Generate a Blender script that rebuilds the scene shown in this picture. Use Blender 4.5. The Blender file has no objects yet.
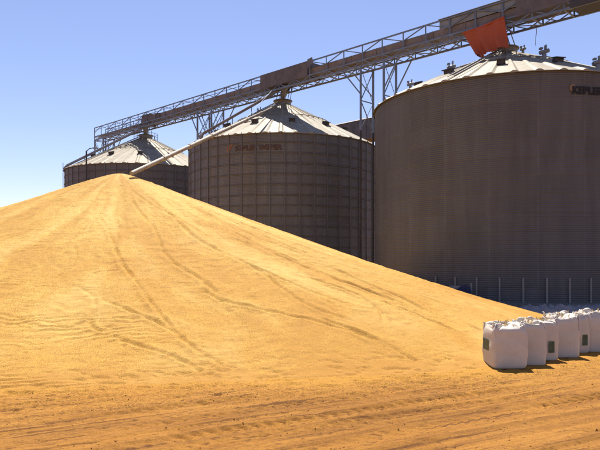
import bpy, bmesh, math, random
import numpy as np
from mathutils import Vector, Matrix

random.seed(7)
RNG = np.random.default_rng(11)
scene = bpy.context.scene
COL = scene.collection
R = math.radians

# ------------------------------------------------------------------ noise helpers (numpy)
_T = RNG.random((256, 256))


def vnoise(x, y, off=0):
    x = np.asarray(x, float) + off * 17.31
    y = np.asarray(y, float) + off * 9.77
    xi = np.floor(x).astype(int); yi = np.floor(y).astype(int)
    fx = x - xi; fy = y - yi
    fx = fx * fx * (3 - 2 * fx); fy = fy * fy * (3 - 2 * fy)
    a = _T[xi % 256, yi % 256]; b = _T[(xi + 1) % 256, yi % 256]
    c = _T[xi % 256, (yi + 1) % 256]; d = _T[(xi + 1) % 256, (yi + 1) % 256]
    return (a * (1 - fx) + b * fx) * (1 - fy) + (c * (1 - fx) + d * fx) * fy - 0.5


def fbm(x, y, octaves=4, off=0, gain=0.5):
    s = 0; a = 1.0
    for o in range(octaves):
        s = s + a * vnoise(x * 2 ** o, y * 2 ** o, off + o * 3)
        a *= gain
    return s


def smooth(a, b, x):
    t = np.clip((x - a) / (b - a), 0, 1)
    return t * t * (3 - 2 * t)


# ------------------------------------------------------------------ mesh builder
class MB:
    def __init__(self):
        self.v = []; self.f = []; self.sm = []

    def add(self, verts, faces, smoothed=False):
        o = len(self.v)
        self.v += [tuple(p) for p in verts]
        self.f += [tuple(i + o for i in f) for f in faces]
        self.sm += [smoothed] * len(faces)
        return self

    def box(self, c, s, rot=None):
        c = Vector(c)
        p = []
        for z in (-1, 1):
            for y in (-1, 1):
                for x in (-1, 1):
                    q = Vector((x * s[0] / 2, y * s[1] / 2, z * s[2] / 2))
                    if rot is not None:
                        q = rot @ q
                    p.append(c + q)
        return self.add(p, [(0, 2, 3, 1), (4, 5, 7, 6), (0, 1, 5, 4), (2, 6, 7, 3), (0, 4, 6, 2), (1, 3, 7, 5)])

    def beam(self, a, b, w=0.08, h=None):
        h = h or w
        a = Vector(a); b = Vector(b); d = b - a
        if d.length < 1e-6:
            return self
        d.normalize()
        up = Vector((0, 0, 1)) if abs(d.z) < 0.95 else Vector((1, 0, 0))
        s = d.cross(up).normalized(); u = s.cross(d).normalized()
        p = []
        for q in (a, b):
            for (i, j) in ((-1, -1), (1, -1), (1, 1), (-1, 1)):
                p.append(q + s * (i * w / 2) + u * (j * h / 2))
        return self.add(p, [(0, 1, 2, 3), (7, 6, 5, 4), (0, 4, 5, 1), (1, 5, 6, 2), (2, 6, 7, 3), (3, 7, 4, 0)])

    def tube(self, pts, r, n=10, caps=True):
        pts = [Vector(p) for p in pts]
        rs = r if isinstance(r, (list, tuple)) else [r] * len(pts)
        rings = []
        prev = None
        for i, p in enumerate(pts):
            d = (pts[min(i + 1, len(pts) - 1)] - pts[max(i - 1, 0)]).normalized()
            if prev is None:
                up = Vector((0, 0, 1)) if abs(d.z) < 0.95 else Vector((1, 0, 0))
                s = d.cross(up).normalized()
            else:
                s = (prev - d * prev.dot(d)).normalized()
            prev = s
            u = s.cross(d).normalized()
            rings.append([p + (s * math.cos(2 * math.pi * k / n) + u * math.sin(2 * math.pi * k / n)) * rs[i] for k in range(n)])
        v = [q for ring in rings for q in ring]
        f = []
        for i in range(len(rings) - 1):
            for k in range(n):
                f.append((i * n + k, i * n + (k + 1) % n, (i + 1) * n + (k + 1) % n, (i + 1) * n + k))
        self.add(v, f, True)
        if caps:
            self.add(rings[0], [tuple(range(n))]); self.add(rings[-1], [tuple(reversed(range(n)))])
        return self

    def lathe(self, prof, n=48, smoothed=True, center=(0, 0, 0)):
        cx, cy, cz = center
        v = []
        for (r, z) in prof:
            for k in range(n):
                a = 2 * math.pi * k / n
                v.append((cx + r * math.cos(a), cy + r * math.sin(a), cz + z))
        f = []
        for i in range(len(prof) - 1):
            for k in range(n):
                f.append((i * n + k, i * n + (k + 1) % n, (i + 1) * n + (k + 1) % n, (i + 1) * n + k))
        return self.add(v, f, smoothed)

    def mesh(self, name):
        me = bpy.data.meshes.new(name)
        me.from_pydata(self.v, [], self.f)
        me.polygons.foreach_set('use_smooth', self.sm)
        me.update()
        return me

    def build(self, name, mat, parent=None):
        return link(name, self.mesh(name), mat, parent)


def link(name, me, mat, parent=None):
    o = bpy.data.objects.new(name, me)
    if mat is not None and not me.materials:
        me.materials.append(mat)
    COL.objects.link(o)
    if parent is not None:
        o.parent = parent
    return o


def np_mesh(name, V, F, smoothed=True):
    me = bpy.data.meshes.new(name)
    me.vertices.add(len(V)); me.vertices.foreach_set('co', np.asarray(V, np.float32).ravel())
    F = np.asarray(F, np.int32)
    me.loops.add(F.size); me.loops.foreach_set('vertex_index', F.ravel())
    me.polygons.add(len(F))
    me.polygons.foreach_set('loop_start', np.arange(0, F.size, F.shape[1], dtype=np.int32))
    me.polygons.foreach_set('use_smooth', np.full(len(F), smoothed))
    me.update(calc_edges=True)
    me.validate()
    return me


def thing(name, label, cat, loc=(0, 0, 0), rz=0, group=None):
    o = bpy.data.objects.new(name, None)
    o.empty_display_size = 0.3
    COL.objects.link(o)
    o.location = loc; o.rotation_euler = (0, 0, rz)
    tag(o, label, cat, group)
    return o


def tag(o, label, cat, group=None):
    o['label'] = label; o['category'] = cat; o['kind'] = 'thing'
    if group:
        o['group'] = group
    return o


def repeat(src, parent, loc=None, rz=None):
    c = src.copy(); COL.objects.link(c); c.parent = parent
    if loc is not None:
        c.location = loc
    if rz is not None:
        c.rotation_euler = (0, 0, rz)
    return c


# ------------------------------------------------------------------ materials
def mat(name):
    m = bpy.data.materials.new(name); m.use_nodes = True
    nt = m.node_tree
    b = nt.nodes['Principled BSDF']
    return m, nt, b


def N(nt, t, **kw):
    n = nt.nodes.new(t)
    for k, v in kw.items():
        setattr(n, k, v)
    return n


def coords(nt, scale=(1, 1, 1), kind='Object'):
    tc = N(nt, 'ShaderNodeTexCoord'); mp = N(nt, 'ShaderNodeMapping')
    mp.inputs['Scale'].default_value = scale
    nt.links.new(tc.outputs[kind], mp.inputs['Vector'])
    return mp.outputs['Vector']


def noise(nt, vec, scale, detail=4, rough=0.55, dist=0.0):
    n = N(nt, 'ShaderNodeTexNoise')
    n.inputs['Scale'].default_value = scale; n.inputs['Detail'].default_value = detail
    n.inputs['Roughness'].default_value = rough; n.inputs['Distortion'].default_value = dist
    if vec is not None:
        nt.links.new(vec, n.inputs['Vector'])
    return n.outputs['Fac']


def ramp(nt, fac, stops):
    r = N(nt, 'ShaderNodeValToRGB')
    el = r.color_ramp.elements
    while len(el) < len(stops):
        el.new(0.5)
    for e, (p, c) in zip(el, stops):
        e.position = p; e.color = (*c, 1) if len(c) == 3 else c
    nt.links.new(fac, r.inputs['Fac'])
    return r.outputs['Color']


def g(v):
    return (v, v, v)


def mix(nt, fac, a, b, blend='MIX'):
    m = N(nt, 'ShaderNodeMix', data_type='RGBA', blend_type=blend)
    for s, val in ((0, fac), (6, a), (7, b)):
        if isinstance(val, (int, float)):
            m.inputs[s].default_value = val
        elif isinstance(val, tuple):
            m.inputs[s].default_value = (*val, 1)
        else:
            nt.links.new(val, m.inputs[s])
    return m.outputs[2]


def bump(nt, b, height, strength, dist):
    bp = N(nt, 'ShaderNodeBump')
    bp.inputs['Strength'].default_value = strength; bp.inputs['Distance'].default_value = dist
    nt.links.new(height, bp.inputs['Height'])
    nt.links.new(bp.outputs['Normal'], b.inputs['Normal'])


def simple(name, col, rough=0.6, metal=0.0, var=0.25, scale=3.0, stretch=(1, 1, 1), spec=0.3, dirt=None):
    m, nt, b = mat(name)
    v = coords(nt, stretch)
    f = noise(nt, v, scale, 6, 0.65)
    lo = tuple(c * (1 - var) for c in col); hi = tuple(min(1, c * (1 + var)) for c in col)
    c = ramp(nt, f, [(0.3, lo), (0.7, hi)])
    if dirt:
        f2 = noise(nt, v, scale * 2.7, 8, 0.7)
        d = ramp(nt, f2, [(0.5, g(0)), (0.68, g(1))])
        c = mix(nt, d, c, dirt)
    nt.links.new(c, b.inputs['Base Color'])
    b.inputs['Roughness'].default_value = rough; b.inputs['Metallic'].default_value = metal
    b.inputs['Specular IOR Level'].default_value = spec
    return m


def grain_material():
    m, nt, b = mat('grain_maize')
    v = coords(nt)
    big = noise(nt, v, 0.22, 4, 0.5, 0.6)
    c = ramp(nt, big, [(0.30, (0.520, 0.272, 0.030)), (0.50, (0.600, 0.352, 0.056)), (0.72, (0.650, 0.418, 0.092))])
    vs = coords(nt, (1, 1, 2.2))
    mid = noise(nt, vs, 2.3, 6, 0.7, 0.4)
    c = mix(nt, ramp(nt, mid, [(0.42, g(0)), (0.7, g(0.55))]), c, (0.620, 0.405, 0.085))
    low = noise(nt, vs, 1.1, 6, 0.7, 0.8)
    c = mix(nt, ramp(nt, low, [(0.55, g(0)), (0.75, g(0.45))]), c, (0.350, 0.168, 0.016))
    vo = N(nt, 'ShaderNodeTexVoronoi'); vo.inputs['Scale'].default_value = 55
    nt.links.new(v, vo.inputs['Vector'])
    sp = N(nt, 'ShaderNodeSeparateColor'); nt.links.new(vo.outputs['Color'], sp.inputs['Color'])
    c = mix(nt, 0.95, c, ramp(nt, sp.outputs[0], [(0.0, (0.46, 0.36, 0.24)), (0.35, (0.92, 0.90, 0.86)), (0.6, (1, 1, 1)), (1.0, (1.18, 1.22, 1.35))]), 'MULTIPLY')
    n3 = noise(nt, v, 7, 4, 0.7)
    c = mix(nt, 0.35, c, ramp(nt, n3, [(0.35, (0.72, 0.64, 0.54)), (0.6, (1.04, 1.05, 1.08))]), 'MULTIPLY')
    n2 = noise(nt, v, 16, 6, 0.75)
    c = mix(nt, 0.8, c, ramp(nt, n2, [(0.32, (0.72, 0.64, 0.52)), (0.58, (1.05, 1.05, 1.05))]), 'MULTIPLY')
    # paler, dustier grain in streaks down the slope
    sk = N(nt, 'ShaderNodeAttribute', attribute_name='streak')
    c = mix(nt, ramp(nt, sk.outputs['Fac'], [(0.44, g(0)), (0.95, g(0.6))]), c, (0.640, 0.445, 0.140))
    c = mix(nt, ramp(nt, sk.outputs['Fac'], [(0.15, g(0.5)), (0.46, g(0))]), c, (0.400, 0.195, 0.020))
    hl = noise(nt, coords(nt, (0.55, 1.4, 9.0)), 2.4, 6, 0.7, 0.5)  # thin dark cross-slope lines: shade of the ripples painted into the grain colour
    c = mix(nt, ramp(nt, hl, [(0.53, g(0)), (0.66, g(0.7))]), c, (0.290, 0.145, 0.022))
    # dirt mixed into the grain along the trodden foot of the heap
    at = N(nt, 'ShaderNodeAttribute', attribute_name='foot')
    s1 = N(nt, 'ShaderNodeMath', operation='MULTIPLY_ADD'); nt.links.new(mid, s1.inputs[0]); s1.inputs[1].default_value = 0.7
    nt.links.new(at.outputs['Fac'], s1.inputs[2])
    c = mix(nt, ramp(nt, s1.outputs[0], [(0.40, g(0)), (1.20, g(0.75))]), c, (0.375, 0.172, 0.022))
    nt.links.new(c, b.inputs['Base Color'])
    b.inputs['Roughness'].default_value = 0.75; b.inputs['Specular IOR Level'].default_value = 0.25
    add = N(nt, 'ShaderNodeMath', operation='ADD')
    nt.links.new(vo.outputs['Distance'], add.inputs[0]); nt.links.new(n2, add.inputs[1])
    bump(nt, b, add.outputs[0], 0.6, 0.03)
    return m


def ground_material():
    m, nt, b = mat('trampled_dirt')
    v = coords(nt)
    big = noise(nt, v, 0.35, 5, 0.6, 0.5)
    c = ramp(nt, big, [(0.3, (0.245, 0.106, 0.019)), (0.5, (0.296, 0.134, 0.025)), (0.72, (0.330, 0.156, 0.032))])
    # streaks along the wheel tracks
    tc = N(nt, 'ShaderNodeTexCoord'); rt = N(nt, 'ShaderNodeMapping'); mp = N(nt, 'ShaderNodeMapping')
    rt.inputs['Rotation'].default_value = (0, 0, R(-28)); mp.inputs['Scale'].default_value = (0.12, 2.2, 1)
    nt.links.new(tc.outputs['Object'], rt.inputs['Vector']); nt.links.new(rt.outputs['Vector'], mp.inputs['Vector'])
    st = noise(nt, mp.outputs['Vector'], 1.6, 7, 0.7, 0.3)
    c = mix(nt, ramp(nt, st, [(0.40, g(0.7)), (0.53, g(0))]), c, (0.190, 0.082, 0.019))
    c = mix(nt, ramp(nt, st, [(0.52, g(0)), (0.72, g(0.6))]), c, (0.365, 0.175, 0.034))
    # shade of wheel grooves and small dents, painted in as dark lines and specks
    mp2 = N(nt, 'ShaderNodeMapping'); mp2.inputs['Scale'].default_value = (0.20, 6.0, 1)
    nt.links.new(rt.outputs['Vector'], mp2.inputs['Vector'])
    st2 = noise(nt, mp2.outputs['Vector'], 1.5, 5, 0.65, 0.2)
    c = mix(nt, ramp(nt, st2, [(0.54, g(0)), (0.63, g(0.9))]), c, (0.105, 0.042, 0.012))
    sc = noise(nt, coords(nt, (1.0, 2.4, 1)), 6.5, 4, 0.7, 0.6)
    c = mix(nt, ramp(nt, sc, [(0.57, g(0)), (0.64, g(0.8))]), c, (0.105, 0.043, 0.012))
    # spilled grain scattered over the dirt
    at = N(nt, 'ShaderNodeAttribute', attribute_name='spill')
    vo = N(nt, 'ShaderNodeTexVoronoi'); vo.inputs['Scale'].default_value = 42
    nt.links.new(v, vo.inputs['Vector'])
    sp = N(nt, 'ShaderNodeSeparateColor'); nt.links.new(vo.outputs['Color'], sp.inputs['Color'])
    pat = noise(nt, v, 3.0, 7, 0.75)
    s1 = N(nt, 'ShaderNodeMath', operation='MULTIPLY_ADD')
    nt.links.new(pat, s1.inputs[0]); s1.inputs[1].default_value = 0.9; nt.links.new(sp.outputs[0], s1.inputs[2])
    s2 = N(nt, 'ShaderNodeMath', operation='MULTIPLY_ADD')
    nt.links.new(at.outputs['Fac'], s2.inputs[0]); s2.inputs[1].default_value = 1.25; nt.links.new(s1.outputs[0], s2.inputs[2])
    s3 = N(nt, 'ShaderNodeMath', operation='MULTIPLY'); nt.links.new(s2.outputs[0], s3.inputs[0]); s3.inputs[1].default_value = 0.5
    fac = ramp(nt, s3.outputs[0], [(0.68, g(0)), (1.08, g(0.9))])
    c = mix(nt, fac, c, (0.410, 0.215, 0.036))
    fine = noise(nt, v, 26, 7, 0.75)
    c = mix(nt, 0.75, c, ramp(nt, fine, [(0.30, (0.58, 0.52, 0.46)), (0.6, (1.06, 1.06, 1.06))]), 'MULTIPLY')
    nt.links.new(c, b.inputs['Base Color'])
    b.inputs['Roughness'].default_value = 0.9; b.inputs['Specular IOR Level'].default_value = 0.15
    add = N(nt, 'ShaderNodeMath', operation='MULTIPLY_ADD')
    nt.links.new(fine, add.inputs[0]); add.inputs[1].default_value = 1.0; nt.links.new(pat, add.inputs[2])
    bump(nt, b, add.outputs[0], 0.5, 0.025)
    return m


def silo_wall_material(name, base, rust, band=None, seam=0.86, rustiness=0.5):
    m, nt, b = mat(name)
    v = coords(nt, (1, 1, 0.12))
    f = noise(nt, v, 1.5, 7, 0.65, 0.2)
    c = ramp(nt, f, [(0.3, tuple(x * 0.80 for x in base)), (0.7, tuple(x * 1.15 for x in base))])
    v2 = coords(nt, (1, 1, 0.35))
    f2 = noise(nt, v2, 0.55, 6, 0.6, 0.4)
    c = mix(nt, ramp(nt, f2, [(0.42, g(0)), (0.72, g(rustiness))]), c, rust)
    # sheet to sheet tone differences: cells in angle and height
    tc = N(nt, 'ShaderNodeTexCoord'); sx = N(nt, 'ShaderNodeSeparateXYZ'); nt.links.new(tc.outputs['Object'], sx.inputs[0])
    an = N(nt, 'ShaderNodeMath', operation='ARCTAN2'); nt.links.new(sx.outputs[1], an.inputs[0]); nt.links.new(sx.outputs[0], an.inputs[1])
    a2 = N(nt, 'ShaderNodeMath', operation='MULTIPLY'); nt.links.new(an.outputs[0], a2.inputs[0]); a2.inputs[1].default_value = 22 / (2 * math.pi)
    a3 = N(nt, 'ShaderNodeMath', operation='FLOOR'); nt.links.new(a2.outputs[0], a3.inputs[0])
    z2 = N(nt, 'ShaderNodeMath', operation='DIVIDE'); nt.links.new(sx.outputs[2], z2.inputs[0]); z2.inputs[1].default_value = seam
    z3 = N(nt, 'ShaderNodeMath', operation='FLOOR'); nt.links.new(z2.outputs[0], z3.inputs[0])
    cb = N(nt, 'ShaderNodeCombineXYZ'); nt.links.new(a3.outputs[0], cb.inputs[0]); nt.links.new(z3.outputs[0], cb.inputs[1])
    wn = N(nt, 'ShaderNodeTexWhiteNoise', noise_dimensions='3D'); nt.links.new(cb.outputs[0], wn.inputs['Vector'])
    c = mix(nt, 1.0, c, ramp(nt, wn.outputs['Value'], [(0, g(0.93)), (1, g(1.05))]), 'MULTIPLY')
    # bolted vertical joints, worn paler
    fa = N(nt, 'ShaderNodeMath', operation='FRACT'); nt.links.new(a2.outputs[0], fa.inputs[0])
    jn = noise(nt, coords(nt, (1, 1, 1)), 0.9, 4, 0.7)
    jm = N(nt, 'ShaderNodeMath', operation='MULTIPLY')
    nt.links.new(ramp(nt, fa.outputs[0], [(0.0, g(1)), (0.025, g(0.8)), (0.05, g(0.0))]), jm.inputs[0])
    nt.links.new(ramp(nt, jn, [(0.35, g(0.0)), (0.65, g(0.35))]), jm.inputs[1])
    c = mix(nt, jm.outputs[0], c, tuple(min(1, x * 1.75) for x in base))
    if band:
        # grime lines that run along every sheet overlap
        fr = N(nt, 'ShaderNodeMath', operation='FRACT'); nt.links.new(z2.outputs[0], fr.inputs[0])
        bl = ramp(nt, fr.outputs[0], [(0.0, g(1)), (0.10, g(0.9)), (0.22, g(0.0)), (0.93, g(0.0)), (1.0, g(1))])
        nz = noise(nt, coords(nt, (1, 1, 1)), 1.2, 5, 0.7)
        bm = N(nt, 'ShaderNodeMath', operation='MULTIPLY'); nt.links.new(bl, bm.inputs[0])
        nt.links.new(ramp(nt, nz, [(0.3, g(0.25)), (0.65, g(0.85))]), bm.inputs[1])
        c = mix(nt, bm.outputs[0], c, band)
    nt.links.new(c, b.inputs['Base Color'])
    b.inputs['Roughness'].default_value = 0.6; b.inputs['Metallic'].default_value = 0.15
    b.inputs['Specular IOR Level'].default_value = 0.35
    return m


M = {}
M['grain'] = grain_material()
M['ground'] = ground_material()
M['wall_big'] = silo_wall_material('weathered_steel_wall', (0.113, 0.109, 0.112), (0.113, 0.100, 0.095), None, 1.05, 0.35)
M['wall_ring'] = silo_wall_material('banded_steel_wall', (0.143, 0.140, 0.146), (0.134, 0.115, 0.105), (0.092, 0.081, 0.078), 0.88, 0.5)
M['roof'] = simple('galvanised_roof', (0.300, 0.262, 0.198), 0.6, 0.0, 0.2, 1.2, (1, 1, 1), 0.2, (0.185, 0.158, 0.122))
M['roof_rib'] = simple('roof_rib_metal', (0.22, 0.20, 0.17), 0.55, 0.1, 0.2)
M['post'] = simple('galvanised_post', (0.235, 0.225, 0.225), 0.55, 0.2, 0.25, 2.0, (1, 1, 0.3))
M['stiff'] = simple('stiffener_steel', (0.148, 0.141, 0.143), 0.55, 0.2, 0.3, 2.0, (1, 1, 0.3))
M['dark'] = simple('dark_metal', (0.060, 0.053, 0.055), 0.6, 0.1, 0.3)
M['truss'] = simple('blue_grey_steel', (0.150, 0.180, 0.245), 0.5, 0.1, 0.25, 2.0, (1, 1, 1), 0.4)
M['truss_light'] = simple('pale_grey_steel', (0.27, 0.29, 0.34), 0.5, 0.1, 0.2, 2.0)
M['casing'] = simple('rusty_casing', (0.190, 0.158, 0.145), 0.65, 0.1, 0.25, 1.2, (1, 1, 1), 0.3, (0.145, 0.105, 0.088))
M['sheet'] = simple('brown_grey_sheeting', (0.125, 0.106, 0.106), 0.65, 0.1, 0.3, 1.5, (1, 1, 1), 0.3, (0.14, 0.10, 0.085))
M['sheet_grey'] = simple('grey_green_sheeting', (0.215, 0.220, 0.222), 0.55, 0.15, 0.2, 1.5)
M['pipe'] = simple('cream_pipe', (0.36, 0.305, 0.225), 0.5, 0.0, 0.2, 1.5, (1, 1, 1), 0.35, (0.25, 0.16, 0.10))
M['pipe_dark'] = simple('grey_pipe', (0.22, 0.22, 0.25), 0.5, 0.15, 0.25)
M['concrete'] = simple('concrete', (0.17, 0.155, 0.145), 0.85, 0, 0.2)
M['fixture'] = simple('pale_fixture_metal', (0.20, 0.215, 0.245), 0.5, 0.2, 0.2)
M['letter'] = simple('black_lettering', (0.018, 0.016, 0.018), 0.6, 0, 0.2)
M['letter_faded'] = simple('faded_lettering', (0.095, 0.058, 0.046), 0.75, 0, 0.5, 5.0)
M['logo'] = simple('ochre_emblem', (0.22, 0.145, 0.085), 0.6, 0, 0.2)
M['logo_faded'] = simple('rusted_emblem', (0.24, 0.115, 0.06), 0.75, 0, 0.4, 5.0)
M['blue'] = simple('blue_paint', (0.02, 0.034, 0.095), 0.5, 0.1, 0.25)
M['label'] = simple('green_label', (0.075, 0.105, 0.065), 0.6, 0, 0.35, 9.0)
M['straw'] = simple('straw', (0.45, 0.30, 0.10), 0.8, 0, 0.35, 8.0)


def fabric_material(name, col, scale, dirt):
    m, nt, b = mat(name)
    v = coords(nt)
    f = noise(nt, v, 2.2, 6, 0.6)
    c = ramp(nt, f, [(0.3, tuple(x * 0.86 for x in col)), (0.7, col)])
    d = noise(nt, v, 4.0, 7, 0.7, 0.3)
    c = mix(nt, ramp(nt, d, [(0.52, g(0)), (0.75, g(0.6))]), c, dirt)
    nt.links.new(c, b.inputs['Base Color'])
    b.inputs['Roughness'].default_value = 0.75; b.inputs['Specular IOR Level'].default_value = 0.2
    w = noise(nt, v, scale, 5, 0.7, 0.5)
    bump(nt, b, w, 0.35, 0.03)
    return m


M['bag'] = fabric_material('woven_white_bag', (0.59, 0.535, 0.475), 7, (0.46, 0.36, 0.26))
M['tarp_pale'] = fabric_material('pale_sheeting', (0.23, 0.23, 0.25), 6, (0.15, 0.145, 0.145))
_tarp = fabric_material('red_tarpaulin', (0.50, 0.118, 0.062), 3, (0.30, 0.080, 0.052))

M['tarp_red'] = _tarp
_nt = _tarp.node_tree
_tr = _nt.nodes.new('ShaderNodeBsdfTranslucent'); _tr.inputs['Color'].default_value = (0.5, 0.10, 0.05, 1)
_ms = _nt.nodes.new('ShaderNodeMixShader'); _ms.inputs[0].default_value = 0.18
_nt.links.new(_nt.nodes['Principled BSDF'].outputs[0], _ms.inputs[1]); _nt.links.new(_tr.outputs[0], _ms.inputs[2])
_nt.links.new(_ms.outputs[0], _nt.nodes['Material Output'].inputs['Surface'])

# ------------------------------------------------------------------ world, sun, camera
SUN = Vector((-0.03, 0.50, 1.0)).normalized()      # towards the sun
w = bpy.data.worlds.new('World'); scene.world = w
w.use_nodes = True
nt = w.node_tree
bg = nt.nodes['Background']
sky = nt.nodes.new('ShaderNodeTexSky'); sky.sky_type = 'NISHITA'; sky.sun_disc = False
sky.sun_elevation = math.asin(SUN.z); sky.sun_rotation = math.atan2(SUN.x, SUN.y)
sky.air_density = 1.0; sky.dust_density = 0.25; sky.ozone_density = 3.0; sky.altitude = 300
tint = mix(nt, 1.0, sky.outputs[0], (1.17, 1.00, 1.07), 'MULTIPLY')      # the camera's cool white balance
nt.links.new(tint, bg.inputs[0])
bg.inputs[1].default_value = 0.078

sl = bpy.data.lights.new('sun_light', 'SUN'); sl.energy = 5.0; sl.angle = R(0.53); sl.color = (1.0, 0.93, 0.82)
so = bpy.data.objects.new('sun_light', sl); COL.objects.link(so)
so.rotation_euler = (-SUN).to_track_quat('-Z', 'Y').to_euler()
so.location = (0, 0, 60)

cam = bpy.data.cameras.new('camera'); cam.sensor_width = 36; cam.lens = 36; cam.shift_y = 0.05
cam.clip_start = 0.1; cam.clip_end = 9000
co = bpy.data.objects.new('camera', cam); COL.objects.link(co)
co.location = (0, 0, 2.9); co.rotation_euler = (R(90), 0, 0)
scene.camera = co
vs = scene.view_settings
vs.view_transform = 'Standard'; vs.look = 'None'; vs.gamma = 1; vs.use_curve_mapping = False
vs.exposure = 0.9
scene.cycles.max_bounces = 6

# ------------------------------------------------------------------ grain heap
PC = (-9.6, 32.0); PH = 7.27
TA = np.array([-180, -150, -120, -100, -80, -65, -50, -35, -22, -5, 20, 60, 90, 120, 150, 180], float)
TR = np.array([21.5, 21.5, 20.3, 19.2, 19, 19.6, 21.9, 22.9, 22.5, 21.5, 20, 19, 19, 19, 20, 21.5], float)


def toe_radius(th):
    d = np.degrees(th); s = 0; ws = 0
    for o in np.linspace(-14, 14, 9):
        k = math.exp(-(o / 9) ** 2)
        s = s + k * np.interp((d + o + 180) % 360 - 180, TA, TR); ws += k
    return s / ws


def heap_base(x, y):
    dx = x - PC[0]; dy = y - PC[1]
    rr = np.hypot(dx, dy); th = np.arctan2(dy, dx)
    Rt = toe_radius(th); rho = rr / Rt
    a = 0.026
    q = (np.sqrt(rho * rho + a * a) - a) / (math.sqrt(1 + a * a) - a)
    z = PH * (1 - q - 0.17 * q * np.clip(1 - q, 0, 1))
    k = 0.12
    return 0.5 * (z + np.sqrt(z * z + k * k)) - 0.036, rr, th, rho


# crests left where one avalanche of grain has slid over another: (points, drop, side, fade)
SCARPS = [
    ([(-7.09, 19.0), (-6.04, 18.11), (-4.89, 17.26), (-3.82, 16.59), (-3.06, 15.71), (-2.55, 15.14), (-1.94, 14.7), (-1.72, 13.91)], 0.13, -1, 0.9),
    ([(-5.89, 16.45), (-5.02, 15.86), (-4.38, 15.45), (-3.6, 15.12), (-2.57, 14.54), (-2.14, 13.82)], 0.12, 1, 0.7),
    ([(-9.33, 26.28), (-8.23, 25.06), (-7.29, 23.2), (-6.86, 22.15), (-6.26, 20.94), (-5.47, 19.54), (-4.7, 18.3), (-4.09, 17.3)], 0.17, -1, 0.8),
    ([(-9.33, 26.28), (-9.87, 25.76), (-10.35, 24.35), (-10.86, 22.86)], 0.11, 1, 1.2),
    ([(-4.11, 24.66), (-1.59, 23.78), (0.74, 22.09), (2.17, 20.96), (3.17, 20.46), (3.93, 19.66)], 0.16, 1, 1.0),
    ([(-2.17, 21.7), (-0.68, 20.42), (0.64, 19.26), (1.56, 18.74)], 0.10, 1, 0.9),
    ([(-3.18, 19.1), (-2.31, 18.21), (-0.83, 17.75), (0.8, 17.25), (2.08, 16.38), (2.62, 15.74)], 0.15, 1, 0.9),
    ([(-1.32, 21.98), (-0.28, 21.14), (0.68, 20.54)], 0.10, 1, 0.9),
    ([(0.0, 23.31), (1.18, 22.93), (3.27, 21.07), (4.06, 20.14), (4.87, 18.85)], 0.17, 1, 1.1),
    ([(2.37, 20.03), (3.5, 19.26), (4.4, 18.46)], 0.15, 1, 0.8),
    ([(0.0, 21.15), (1.87, 19.99), (2.41, 19.05), (2.55, 18.21), (2.33, 17.48)], 0.10, -1, 1.0),
    ([(0.56, 17.6), (1.73, 16.74), (2.5, 16.12), (3.16, 15.28)], 0.16, 1, 0.9),
    ([(1.17, 17.59), (2.6, 16.75), (3.1, 15.79)], 0.10, -1, 0.7),
    ([(5.11, 19.54), (5.58, 18.59), (6.2, 17.6)], 0.13, 1, 0.9),
    ([(-10.65, 21.29), (-9.47, 21.85), (-7.86, 21.43), (-7.12, 22.71)], 0.08, 1, 1.0),
    ([(-8.5, 17.59), (-7.59, 18.21), (-6.56, 18.92), (-5.75, 18.15)], 0.08, 1, 0.9),
    ([(-7.24, 28.95), (-5.01, 27.31), (-2.98, 25.55), (-2.01, 24.08)], 0.08, 1, 1.2),
    ([(-6.24, 23.39), (-4.94, 22.79), (-3.36, 21.24), (-2.58, 20.67)], 0.08, 1, 1.0),
]


RILLS = [
    ([(-9.33, 26.28), (-8.23, 25.06), (-7.29, 23.2), (-6.86, 22.15), (-6.26, 20.94), (-5.47, 19.54), (-4.7, 18.3), (-4.05, 17.2), (-3.45, 16.3), (-2.75, 15.4), (-2.2, 14.6), (-1.9, 13.9)], 0.055, 0.05),
    ([(-6.04, 18.11), (-4.89, 17.26), (-3.82, 16.59), (-3.06, 15.71), (-2.55, 15.14), (-1.94, 14.7), (-1.72, 13.91)], 0.055, 0.05),
    ([(-5.02, 15.86), (-4.38, 15.45), (-3.6, 15.12), (-2.57, 14.54), (-2.14, 13.82)], 0.055, 0.05),
    ([(-1.59, 23.78), (0.74, 22.09), (2.17, 20.96), (3.17, 20.46), (3.93, 19.66)], 0.065, 0.055),
    ([(0.56, 17.6), (1.73, 16.74), (2.5, 16.12), (3.16, 15.28)], 0.065, 0.05),
    ([(-8.6, 29.6), (-6.5, 27.0), (-4.4, 24.9), (-2.9, 22.9)], 0.035, 0.06),
    ([(-6.9, 29.6), (-3.5, 27.6), (-0.5, 25.6), (2.5, 23.9), (5.6, 22.4)], 0.035, 0.07),
    ([(-10.8, 28.6), (-12.0, 26.0), (-12.8, 23.3), (-13.2, 21)], 0.035, 0.06),
    ([(-3.18, 19.1), (-2.31, 18.21), (-0.83, 17.75), (0.8, 17.25), (2.08, 16.38), (2.62, 15.74)], 0.06, 0.05),
    ([(0.0, 23.31), (1.18, 22.93), (3.27, 21.07), (4.06, 20.14), (4.87, 18.85)], 0.06, 0.055),
    ([(0.0, 21.15), (1.87, 19.99), (2.41, 19.05), (2.55, 18.21), (2.33, 17.48)], 0.05, 0.05),
    ([(2.37, 20.03), (3.5, 19.26), (4.4, 18.46), (5.0, 17.6)], 0.055, 0.05),
    ([(-2.17, 21.7), (-0.68, 20.42), (0.64, 19.26), (1.56, 18.74)], 0.05, 0.05),
    ([(5.11, 19.54), (5.58, 18.59), (6.2, 17.6)], 0.055, 0.05),
    ([(-7.09, 19.0), (-6.04, 18.11), (-5.89, 16.45), (-5.02, 15.86)], 0.05, 0.05),
]
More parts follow.
